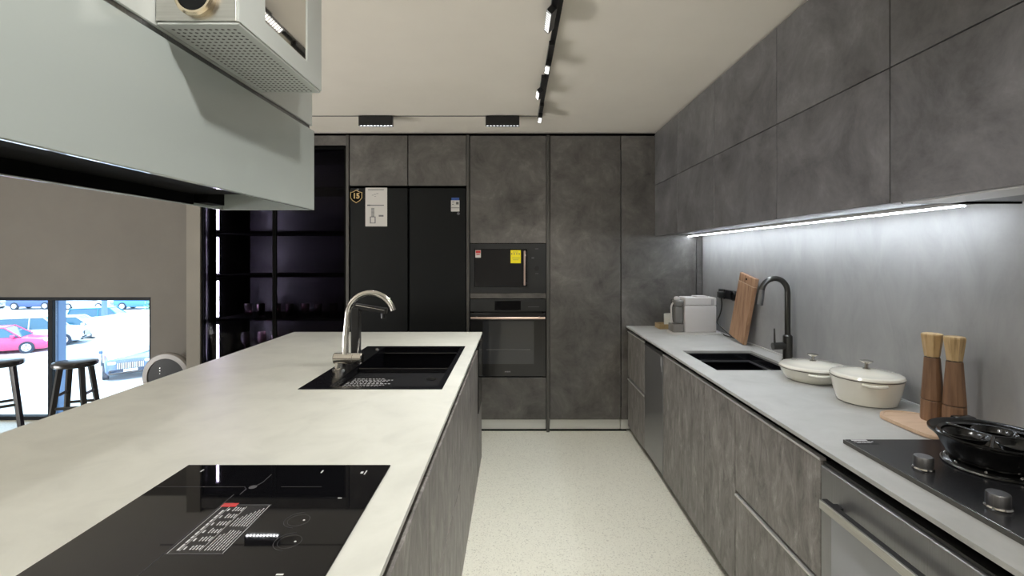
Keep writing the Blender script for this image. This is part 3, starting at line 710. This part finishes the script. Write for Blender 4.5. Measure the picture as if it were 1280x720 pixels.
recentre(obj('end_panel', panel(-1.40, IF, 3.2635, 3.275, .0, .8435), streaky), 'grey end panel closing the far end of island', 'panel')
recentre(obj('back_panel', panel(-1.22, -1.20, -.30, 3.262, .0, .8435), streaky), 'grey back panel on stool side of the island', 'panel')
t = thing('built_in_drawer_appliance', 'slim black glass appliance at the far end of island', 'appliance', (-.35, 3.11, .40))
obj('body', B((-.55, IF-.021, 2.97, 3.24, .41, .79)), black_plastic, t)
obj('front', panel(IF-.02, IF+.004, 2.955, 3.258, .402, .80), black_glass, t)
# island cooktop
t = thing('induction_cooktop', 'large black glass induction cooktop with caution label in island', 'cooktop', (-.555, .78, IZ))
gz = IZ+.0045
obj('glass_top', B((-.803, -.305, .377, 1.183, IZ+.0005, gz), bev=.0008), black_glass, t)
obj('under_tray', B((-.78, -.33, .40, 1.155, .80, IZ-.0005)), black_plastic, t)
# caution label: text runs towards the viewer
lab = obj('caution_label', B((-.603, -.502, .828, .992, gz, gz+.0003), bev=0), film, t, label='dark film label with rows of white print')
rnd = random.Random(11); rows = []
# local axes: u along depth away from the viewer (0..164mm), v towards -X (0..101mm)
for k in range(6):
    u = .012+k*.0255
    for j in range(4): rows += words(u, u+.016, .050+j*.0055, .0022, rnd, .004, .007, .0012)
    rows += [(u, u+.009, .077, .003)]
for j in range(7):
    rows += words(.010, .072 if j < 5 else .060, .008+j*.0052, .0016, rnd, .004, .012, .0015)
    rows += words(.085, .150-.006*j, .008+j*.0052, .0016, rnd, .004, .012, .0015)
rows += words(.010, .150, .0865, .0036, rnd, .008, .02, .003)
rows += [(.002, .162, .0985, .0008), (.002, .162, .0025, .0008), (.008, .156, .0465, .0007), (.008, .156, .082, .0007)]
obj('label_print', print_lines(rows, (-.502, .828, gz+.0003), (0,1,0), (-1,0,0)), white_print, lab)
obj('label_frame', print_lines([(0,.101,.0005,.0008),(0,.101,.1635,.0008)], (-.603, .828, gz+.0003), (1,0,0), (0,1,0)), grey_print, lab)
obj('label_tag', B((-.603, -.572, .984, .998, gz+.0003, gz+.0007)), red_p, lab, label='red corner tag')
cl = print_lines([(-.80+.003, -.60, 1.07, .0008), (-.52, -.43, 1.07, .0008), (-.605, -.585, 1.0, .0006)], (0,0,gz), (1,0,0), (0,1,0))
tube(cl, [(-.60,1.068,gz+.0002),(-.592,1.06,gz+.0002),(-.592,1.035,gz+.0002)], .0006, 6)
tube(cl, [(-.605,1.035,gz+.0002),(-.606,.60,gz+.0002)], .0006, 6)
tube(cl, [(-.578,1.075,gz+.0002),(-.572,1.09,gz+.0002),(-.572,1.13,gz+.0002)], .0006, 6)
lathe(cl, [(.007,0),(.0085,.0004)], (-.582,1.068,gz), 16)
obj('zone_lines', cl, zone_print, t)
obj('zone_marks', print_lines([(-.75,-.747,1.15,.012), (-.46,-.457,1.145,.014), (-.365,-.359,1.14,.010), (-.355,-.352,1.14,.020), (-.375,-.367,1.02,.003), (-.385,-.373,.775,.004)], (0,0,gz), (1,0,0), (0,1,0)), white_print, t)
for cx_, cy_ in ((-.42, .935), (-.405, .865)):
    bm = bmesh.new()
    lathe(bm, [(.020,0),(.0203,.0003),(.0206,0)], (cx_, cy_, gz), 36, caps=False)
    tube(bm, [(cx_+.027*math.cos(a), cy_+.027*math.sin(a), gz+.0002) for a in [PI*.5+PI*k/14 for k in range(15)]], .0004, 6)
    obj('zone_ring', bm, zone_print, t)
    obj('zone_dot', L([(.0022,0),(.002,.0004)], (cx_+.010, cy_, gz), 12), white_print, t)
# island sink
t = thing('island_sink', 'wide black inset sink in the island worktop', 'sink', (-.56, 2.31, IZ))
zf = IZ+.002
obj('deck', slab(-.842, -.281, 1.866, 2.754, IZ+.0004, zf, [(-.735, -.305, 1.905, 2.72)]), granite, t)
obj('bowl', B((-.745,-.735, 1.90,2.73,.66,IZ), (-.305,-.295,1.90,2.73,.66,IZ), (-.735,-.305,1.895,1.905,.66,IZ), (-.735,-.305,2.72,2.73,.66,IZ), (-.735,-.305,1.905,2.72,.655,.667)), granite, t)
obj('drainer', B((-.734,-.306,1.906,2.26,.805,.825), bev=.003), hob_glass, t, label='shallow dark drainer with printed film')
obj('ledge', B((-.734,-.306,2.262,2.272,.67,.846), bev=.003), granite, t); obj('back_ledge', B((-.734,-.306,2.70,2.719,.82,.83), bev=.003), granite, t)
rnd = random.Random(3); rows = []
for j in range(7):
    rows += words(.0+.012*(j>3), .15+.02*(j%3), .010+j*.020, .0055, rnd, .005, .014, .006)
obj('film_print', print_lines(rows, (-.725, 2.015, .8253), (1,0,0), (0,1,0)), white_print, t)
obj('drain', L([(.02,0),(.022,.003),(.01,.001)], (-.37, 2.14, .825), 20), gunmetal, t, True)
obj('deck_button', L([(.012,0),(.012,.006),(.006,.008)], (-.76, 2.66, zf), 16), chrome, t, True)
# island tap
ix, iy = -.797, 2.18; z0 = zf+.0003
t = thing('arched_tap', 'brushed nickel arched tap on the island sink', 'tap', (ix, iy, z0))
obj('base', L([(.030,0),(.030,.006),(.018,.010),(.018,.05)], (ix,iy,z0), 28), nickel, t, True)
obj('valve_body', L([(.022,0),(.0245,.003),(.0245,.085),(.022,.088)], (ix-.022,iy,.910), 28, 'X'), nickel, t, True)
h_ = obj('handle', L([(.0255,0),(.0255,.036),(.022,.040)], (ix+.067,iy,.910), 28, 'X'), nickel, t, True)
obj('lever', T([(ix+.085, iy, .925), (ix+.092, iy+.004, 1.0)], [.0045,.003], 10), chrome, h_, True)
ix2 = ix+.040
pts = [(ix2-.012, iy, .930), (ix2-.010, iy, 1.0), (ix2-.002, iy, 1.10)]
for k in range(1, 17):
    a = PI*k/17.5; pts.append((ix2-.002+.108*(1-math.cos(a)), iy-.01*k/17, 1.10+.108*math.sin(a)))
obj('spout', T(pts, [.0145]*3+[.0125]*30, 18), nickel, t, True)
# filter tap
bx_, by_ = -.782, 2.37
t = thing('black_filter_tap', 'angular matt black filter tap standing behind the nickel tap', 'tap', (bx_, by_, z0))
obj('column', B((bx_-.02, bx_+.02, by_-.02, by_+.02, z0, 1.125), bev=.004), black_plastic, t)
bm = bmesh.new(); bx(bm, 0, .16, -.016, .016, -.014, .014, bev=.003, M=Matrix.Translation((bx_-.005, by_, 1.128)) @ Matrix.Rotation(math.radians(9), 4, 'Y'))
obj('arm', bm, black_plastic, t)
obj('arm_trim', T([(bx_+.005, by_-.018, 1.135), (bx_+.145, by_-.018, 1.108)], .0015, 6), chrome, t, True)
obj('nozzle', L([(.012,0),(.014,.03)], (bx_+.135, by_, 1.068), 18), black_plastic, t, True)

# ------------------------------------------------------------ hood over the island
HX0, HX1, HY0, HY1, HZ0, HZ1 = -.77, -.525, .30, 1.26, 1.495, 1.703
t = thing('island_hood', 'hanging white glass island hood with black underside', 'range hood', ((HX0+HX1)/2, (HY0+HY1)/2, HZ0))
g_ = .008
obj('front_glass', B((HX1-g_, HX1, HY0, HY1, HZ0, HZ1), bev=.0015), white_glass, t)
obj('back_glass', B((HX0, HX0+g_, HY0, HY1, HZ0, HZ1), bev=.0015), white_glass, t)
for yy in (HY0, HY1-g_): obj('end_glass', B((HX0+g_+.0005, HX1-g_-.0005, yy, yy+g_, HZ0, HZ1), bev=.001), white_glass, t)
obj('top_plate', B((HX0+g_, HX1-g_, HY0+g_, HY1-g_, HZ1-.012, HZ1-.002)), white_glass, t)
obj('filter', B((HX0+.016, HX1-.010, HY0+.010, 1.13, HZ0+.025, HZ0+.09)), void, t, label='black filter box')
obj('black_liner', B((HX0+.009, HX0+.015, HY0+.010, 1.13, HZ0+.002, HZ0+.09)), void, t)
obj('bracket', B((HX0+.012, HX0+.045, 1.135, 1.20, HZ0+.006, HZ0+.10)), void, t)
obj('inner_plate', B((HX0+.010, HX1-.010, 1.2005, HY1-g_-.001, HZ0+.085, HZ0+.09)), alu, t)
obj('lamp', L([(.018,0),(.016,.004)], (-.566, .53, HZ0+.020), 24), hood_led, t)
obj('groove', B((HX0+.012, HX1-.009, HY0+.01, HY1-.01, HZ1-.002, HZ1+.012)), steel_d, t)
uz = HZ1+.012
u_ = obj('upper_casing', B((HX0+.004, -.5305, HY0, HY1, uz, CE-.001), bev=.0015), white_glass2, t)
# perforated box
t = thing('box_on_hood', 'steel and mirror-windowed box with perforated base fixed on the hood', 'appliance', (-.468, .86, 1.717))
BX0, BX1, BY0, BY1, BZ = -.5295, -.406, .708, 1.010, 1.7175
obj('casing', B((BX0, BX1-.0045, BY0, BY1, BZ+.004, 2.10), bev=.001), steel, t)
bs = obj('perforated_base', B((BX0+.001, BX1-.002, BY0+.002, BY1-.001, BZ, BZ+.0035), bev=.0005), white_glass2, t, label='pale perforated base plate')
bm = bmesh.new()
for i in range(11):
    for j in range(26):
        cx_ = BX0+.014+i*.0093; cy_ = BY0+.018+j*.0108
        r_ = .0026; vs = [bm.verts.new((cx_+r_*math.cos(2*PI*k/8), cy_+r_*math.sin(2*PI*k/8), BZ-.0003)) for k in range(8)]
        bm.faces.new(list(reversed(vs)))
hh = obj('hole_pattern', bm, mat('hole_grey', (.10,.10,.10), .6), bs); hh['kind'] = 'stuff'
sd = obj('side_frame', slab(0, 1, 0, 1, 0, 1, []), white_glass2, t)
bpy.data.objects.remove(sd)
bm = B((BX1-.004, BX1, BY0, BY1, BZ+.004, BZ+.039), (BX1-.004, BX1, BY0, BY1, 2.02, 2.10), (BX1-.004, BX1, BY0, .782, BZ+.039, 2.02), (BX1-.004, BX1, .942, BY1, BZ+.039, 2.02))
bmesh.ops.remove_doubles(bm, verts=bm.verts, dist=1e-5)
sd = obj('side_frame', bm, white_glass2, t, label='pale glossy side frame')
obj('side_window', B((BX1-.004, BX1-.002, .7825, .9415, BZ+.0395, 2.0195)), mirror_m, sd, label='mirror window')
dd = obj('dial', L([(.029,0),(.029,-.008),(.026,-.011),(.023,-.011),(.022,-.007),(.001,-.007)], (-.468, BY0, 1.755), 36, 'Y'), brass, t, True, label='round dial with champagne metal ring')
obj('dial_face', L([(.022,0),(.022,.001)], (-.468, BY0-.0085, 1.755), 30, 'Y'), black_glass, dd)

# ------------------------------------------------------------ ceiling track lights
tr = thing('ceiling_track', 'black ceiling track running away above the floor aisle', 'track', (.172, 1.2, CE-.012))
obj('rail', B((.160, .184, -1.6, 3.33, CE-.012, CE-.0005)), black_plastic, tr)
tr2 = thing('ceiling_track', 'thin dark cross track in ceiling before the tall units', 'track', (-1.2, 3.32, CE-.006))
obj('rail', B((-2.45, .158, 3.314, 3.322, CE-.004, CE-.0005)), post_m, tr2)
def spot(loc, target, en, col, size=62, blend=.9):
    o = light('lamp_light', 'SPOT', loc, en, col, spot_size=math.radians(size), spot_blend=blend, shadow_soft_size=.035)
    o.rotation_euler = (Vector(target)-Vector(loc)).to_track_quat('-Z', 'Y').to_euler(); return o
def track_lamp(x, y, roll, length, n, lab, target, en, col, size=62, face='end', alen=.20):
    """adapter body on the rail and a hinged head with a lit grille"""
    t = thing('track_lamp', lab, 'lamp', (x, y, CE-.05), 'lamps on the long ceiling track')
    obj('adapter', B((x-.012, x+.012, y-alen, y+.02, CE-.034, CE-.0125), bev=.001), black_plastic, t)
    M = Matrix.Translation((x, y, CE-.036)) @ Matrix.Rotation(roll, 4, 'Y')
    bm = bmesh.new(); bx(bm, -.013, .013, -length/2, length/2, -.030, 0, bev=.001, M=M)
    h_ = obj('head', bm, black_plastic, t)
    bm = bmesh.new(); bx(bm, -.010, .010, -length/2+.006, length/2-.006, -.0312, -.0300, M=M)
    obj('light_cell', bm, mat('lit_grille', (.9,.9,.9), emit=(1,.98,.93), estr=1.3), h_, label='lit grille')
    bm = bmesh.new()
    for k in range(n+1):
        yy = -length/2+.006+(length-.012)*k/n; bx(bm, -.0105, .0105, yy-.0012, yy+.0012, -.034, -.0312, M=M)
    obj('grille_fins', bm, black_plastic if n > 4 else alu, h_)
    if en: spot((x, y, CE-.085), target, en, col, size)
EN = 18
track_lamp(.150, 1.87, .75, .16, 9, 'black track lamp with striped grille, largest and nearest', (-.35, 1.45, .85), EN, WARM, 84)
track_lamp(.166, 2.33, .25, .10, 3, 'second black track lamp from the viewer, pale square face', (.55, 2.1, 0), EN*1.6, (.93,.96,1), 100)
track_lamp(.155, 2.73, .9, .12, 2, 'third black track lamp, turned to the left', (-.45, 2.4, .85), EN*1.1, WARM, 82)
track_lamp(.172, 3.19, .1, .12, 2, 'farthest black track lamp at the track end', (.25, 3.1, 0), EN*1.2, WARM, 105)
for yy, tg in ((1.1, (.45, 1.2, 0)), (.2, (-.6, .5, .85)), (-.7, (.3, 0, 0))):
    spot((.172, yy, CE-.05), tg, EN*1.3, (.98,.97,.92), 110)
def linear_lamp(x, lab, en, cs):
    t = thing('grille_lamp', lab, 'lamp', (x, 3.31, CE-.06), 'black linear grille lamps on the cross track')
    obj('housing', B((x-.116, x+.116, 3.295, 3.330, CE-.068, CE-.0045), bev=.0015), black_plastic, t)
    for k in range(10):
        cx_ = x-.104+k*.0231
        if k == 0: obj('bezel', slab(x-.116, x+.116, 3.295, 3.330, CE-.0735, CE-.0682, [(x-.113, x+.113, 3.298, 3.327)]), black_plastic, t)
        obj('light_cell', B((cx_-.0065, cx_+.0065, 3.302, 3.322, CE-.0685, CE-.068)), mat('lit_cell', (.9,.9,.9), emit=(.95,.97,1), estr=cs), t)
    if en: spot((x, 3.312, CE-.09), (x+.2, 2.8, .85), en, (.95,.97,1), 95)
linear_lamp(-.955, 'black grille lamp above the fridge with a row of lit cells', 8, 7)
linear_lamp(-.082, 'black grille lamp above the oven tower', 8, 3)
linear_lamp(-1.74, 'black grille lamp above the smoked display cabinet', 0, 40)

# ------------------------------------------------------------ stools
def stool():
    t = thing('bar_stool', '', 'stool', (0,0,0), 'black bar stools by the window')
    obj('seat', L([(.135,0),(.147,.006),(.150,.018),(.146,.028),(.12,.031),(.002,.029)], (0,0,.72), 40), stool_m, t, True)
    A = []
    for k in range(4):
        a = PI/4+PI/2*k+.32; tp = Vector((.10*math.cos(a), .10*math.sin(a), .722)); bt = Vector((.235*math.cos(a), .235*math.sin(a), .0005)); A.append((tp, bt))
        bm = bmesh.new(); rs = []
        for p, w in ((tp, .017), (bt, .014)):
            u = Vector((math.cos(a), math.sin(a), 0)); v_ = Vector((-math.sin(a), math.cos(a), 0))
            rs.append([bm.verts.new(p+u*w*i+v_*w*j) for i, j in ((1,1),(-1,1),(-1,-1),(1,-1))])
        bridge(bm, rs[0], rs[1]); bm.faces.new(rs[0]); bm.faces.new(list(reversed(rs[1]))); bmesh.ops.recalc_face_normals(bm, faces=bm.faces)
        obj('leg', bm, stool_m, t)
    for k in range(4):
        for z in ((.56, .36) if k % 2 else (.49, .28)):
            (a1, b1), (a2, b2) = A[k], A[(k+1)%4]; s = (a1.z-z)/(a1.z-b1.z)
            obj('stretcher', T([a1.lerp(b1, s), a2.lerp(b2, s)], .009, 10), stool_m, t, True)
    for c in t.children:
        c.data.transform(Matrix.Diagonal((.72,.72,1,1))) if c.data.users == 1 else None
    return t
s1 = stool(); s2 = copy_tree(s1)
s1.location = (-2.615, 2.86, 0); s1['label'] = 'round black bar stool in front of the right window pane'
s2.location = (-3.065, 2.86, 0); s2.rotation_euler = (0,0,.5); s2['label'] = 'round black bar stool at the left edge of the picture'
# round appliance beside the column
t = thing('round_fan_heater', 'round device with grey ring and dark glass face beside the beige column', 'appliance', (-2.76, 3.9, 0))
c0 = (-2.752, 3.80, .415)
obj('ring', L([(.185,.05),(.195,.02),(.195,0),(.185,-.012),(.150,-.014),(.148,.0)], c0, 56, 'Y', caps=False), mat('taupe_ring', (.20,.185,.17), .4), t, True)
obj('shell', L([(.10,.12),(.17,.09),(.185,.05)], c0, 48, 'Y', caps=True), off_white, t, True)
obj('glass_face', L([(.149,0),(.147,-.006),(.10,-.009),(.001,-.010)], c0, 48, 'Y'), fridge_m, t, True)
for k, s in enumerate((.004, .003, .002)): obj('light_dot', L([(s,0),(s,-.001)], (-2.80, 3.79, .49-.022*k), 10, 'Y'), cell_w, t)
obj('stand', L([(.10,0),(.10,.01),(.03,.02),(.025,.20),(.05,.225)], (-2.752, 3.83, .0005), 28), off_white, t, True)

for o in bpy.data.objects:
    if o.type == 'MESH' and ('print' in o.name or o.name.split('.')[0] in ('control_marks','zone_marks','zone_lines','logo','tape_mark')): o['kind'] = 'stuff'
# ------------------------------------------------------------ outside: the car park below
GZ = 1.375-5.3
struct('ground', B((-70, 30, 4.6, 120, GZ-.2, GZ)), asphalt)
def car(lab, col, loc, rz, kind='sedan', mname=None):
    t = thing('car', lab, 'car', (0,0,0), 'cars parked outside the window')
    paint = mat('car_paint', col, .25, coat=.6); gl = MATS.get('car_glass') or mat('car_glass', (.03,.10,.16), .12, coat=.5)
    tyre = MATS.get('tyre') or mat('tyre', (.02,.03,.05), .8); lampm = MATS.get('car_lamp') or mat('car_lamp', (.6,.65,.7), .15, coat=.5)
    Lh, Wd = 2.2, .88; suv = kind != 'sedan'
    Hh = 1.72 if suv else 1.45; gc = .24 if suv else .17; belt = 1.05 if suv else .92; hood = 1.02 if suv else .82
    # side stations: x, top z, half width
    st = [(-Lh,.62,.66),(-Lh+.06,belt-.08,.80),(-1.6,belt,.86),(-.9,belt+.01,.88),(0,belt,.88),(.75,belt-.02,.88),(1.1,hood+.06,.87),(1.7,hood-.02,.85),(Lh-.12,hood-.12,.80),(Lh,.55,.68)]
    bm = bmesh.new(); rs = []
    for x_, zt_, w in st:
        zb_ = gc+.03 if abs(x_) < 2.1 else gc+.14
        prof = [(-w*.9,zb_),(-w,zb_+.12),(-w,zt_-.16),(-w*.93,zt_-.03),(-w*.6,zt_),(w*.6,zt_),(w*.93,zt_-.03),(w,zt_-.16),(w,zb_+.12),(w*.9,zb_)]
        rs.append([bm.verts.new((x_, a, b)) for a, b in prof])
    for a, b in zip(rs, rs[1:]): bridge(bm, b, a)
    bm.faces.new(rs[0]); bm.faces.new(list(reversed(rs[-1]))); bmesh.ops.recalc_face_normals(bm, faces=bm.faces)
    obj('body', bm, paint, t, True)
    # glasshouse
    back = -2.02 if suv else -1.75
    base = [(back,-.76),(back,.76),(1.08,.76),(1.08,-.76)]; topq = [(back+(.22 if suv else .62),-.60),(back+(.22 if suv else .62),.60),(.35,.60),(.35,-.60)]
    bm = bmesh.new(); a = [bm.verts.new((x_,y_,belt-.03)) for x_,y_ in base]; b = [bm.verts.new((x_,y_,Hh-.04)) for x_,y_ in topq]
    bridge(bm, a, b); bm.faces.new(b); bm.faces.new(list(reversed(a))); bmesh.ops.recalc_face_normals(bm, faces=bm.faces)
    obj('windows', bm, gl, t)
    bm = bmesh.new(); bx(bm, topq[0][0]-.03, .38, -.63, .63, Hh-.06, Hh, bev=.03, seg=2); obj('roof', bm, paint, t, True)
    for s in (-1, 1):
        for (xa, za), (xb, zb_) in (((1.06,belt-.02),(.37,Hh-.04)), ((back,belt-.02),(topq[0][0],Hh-.04)), ((-.25,belt-.02),(-.25,Hh-.04))):
            obj('pillar', T([(xa, s*.77, za), (xb, s*.62, zb_)], .035, 6), paint, t)
        obj('mirror', B((.72, .90, s*.88, s*1.02, belt-.02, belt+.12), bev=.03), paint, t)
        obj('headlamp', B((Lh-.25, Lh-.03, s*.48, s*.76, .58 if not suv else .72, .70 if not suv else .84), bev=.03), lampm, t)
        for xw in (-1.32, 1.36):
            rr = .36 if suv else .325
            w_ = obj('wheel', L([(rr-.02,-.11),(rr,-.09),(rr,.09),(rr-.02,.11)], (xw, s*.80, rr), 28, 'Y'), tyre, t, True)
            obj('hub', L([(rr*.64,-.02),(rr*.64,.012),(rr*.2,.02)], (xw, s*.912, rr), 20, 'Y') if s > 0 else L([(rr*.2,-.02),(rr*.64,-.012),(rr*.64,.02)], (xw, s*.912, rr), 20, 'Y'), alu, w_, True)
            bm = bmesh.new()
            for k in range(5):
                M = Matrix.Translation((xw, s*.935, rr)) @ Matrix.Rotation(2*PI*k/5, 4, 'Y'); bx(bm, -.014, .014, -.004, .004, .05, rr*.58, M=M)
            obj('spoke_gap', bm, tyre, w_)
    obj('grille', B((Lh-.02, Lh+.02, -.46, .46, .52, .78 if suv else .64)), black_plastic, t)
    bm = bmesh.new()
    for k in range(15): bx(bm, Lh+.02, Lh+.035, -.44+k*.0615, -.42+k*.0615, .53, .77 if suv else .63)
    obj('grille_bars', bm, alu, t)
    obj('number_plate', B((Lh+.03, Lh+.045, -.24, .24, .40, .50)), paper, t)
    obj('bumper', B((Lh-.14, Lh+.03, -.74, .74, gc+.06, .38), bev=.03), black_plastic if suv else paint, t)
    t.location = loc; t.rotation_euler = (0, 0, rz); return t
def ground_at(px, py):
    d = 600*5.3/(py-320); return ((px-643)*d/600, d, GZ+.001)
R_ = math.radians
def by_wheel(px, py, deg):
    """car position from where its near front wheel meets the ground"""
    x_, y_, z_ = ground_at(px, py); a = R_(deg)
    return (x_-(1.36*math.cos(a)+.8*math.sin(a)), y_-(1.36*math.sin(a)-.8*math.cos(a)), z_)
car('red car parked nearest outside the left window pane', (.62,.05,.16), by_wheel(34, 441.5, 26), R_(26), 'sedan')
car('pale grey car parked beside the red one, behind the mullion', (.50,.58,.66), by_wheel(80, 432, 24), R_(24), 'suv')
car('white car in the middle of the right pane', (.66,.70,.73), by_wheel(118, 423, 22), R_(22), 'sedan')
car('teal blue car at the far right of the parked row', (.01,.17,.30), by_wheel(157, 415, 20), R_(20), 'suv')
x_, y_, z_ = ground_at(163, 475)
car('dark suv with barred grille facing window', (.05,.10,.20), (x_-2.2*.66, y_+2.2*.75, z_), R_(-48.5), 'suv')
for px_, lab_, col_, k_ in ((-26, 'pale silver car in the far row at the left edge of the picture', (.50,.54,.60), 'sedan'),
                       (46, 'dark blue car in the far row, left pane', (.05,.09,.22), 'suv'),
                       (112, 'pale car in the far row at the centre of the right pane', (.55,.58,.62), 'sedan'),
                       (178, 'blue car in the far row at the right end of the window', (.05,.20,.40), 'suv')):
    car(lab_, col_, ground_at(px_, 386), R_(8), k_)
def gp(px, py, r, h, nm, lab, cat, m):
    x_, y_, z_ = ground_at(px, py); o = obj(nm, L([(r,0),(r,h-.03),(r*.8,h)], (0,0,0), 16), m, smooth=True); o.location = (x_, y_, z_); return tag(o, lab, cat)
gp(130.5, 447, .12, 4.2, 'lamp_post', 'blue-grey post standing in the parking lot beyond the right pane', 'post', outpost)
gp(165, 431, .10, 1.1, 'bollard', 'short white bollard in front of teal blue car', 'bollard', mat('white_bollard', (.7,.7,.7), .5))
# shrub by the right edge of the window
rnd = random.Random(8); bm = bmesh.new()
x_, y_, z_ = ground_at(187, 398)
for k in range(420):
    a = rnd.uniform(0, 2*PI); rr = .9*rnd.random()**.5; zz = rnd.uniform(.2, 2.2); s = .09
    c_ = Vector((rr*math.cos(a)*(1-.2*zz/2.2), rr*math.sin(a), zz)); u = Vector((rnd.gauss(0,1), rnd.gauss(0,1), rnd.gauss(0,1))).normalized(); w = u.orthogonal().normalized()
    bm.faces.new([bm.verts.new(c_+p) for p in (u*s, w*s*.5, -u*s, -w*s*.5)])
o = obj('shrub', bm, leafy); o.location = (x_+.6, y_, z_); tag(o, 'green leafy shrub at the right edge of the window view', 'shrub')
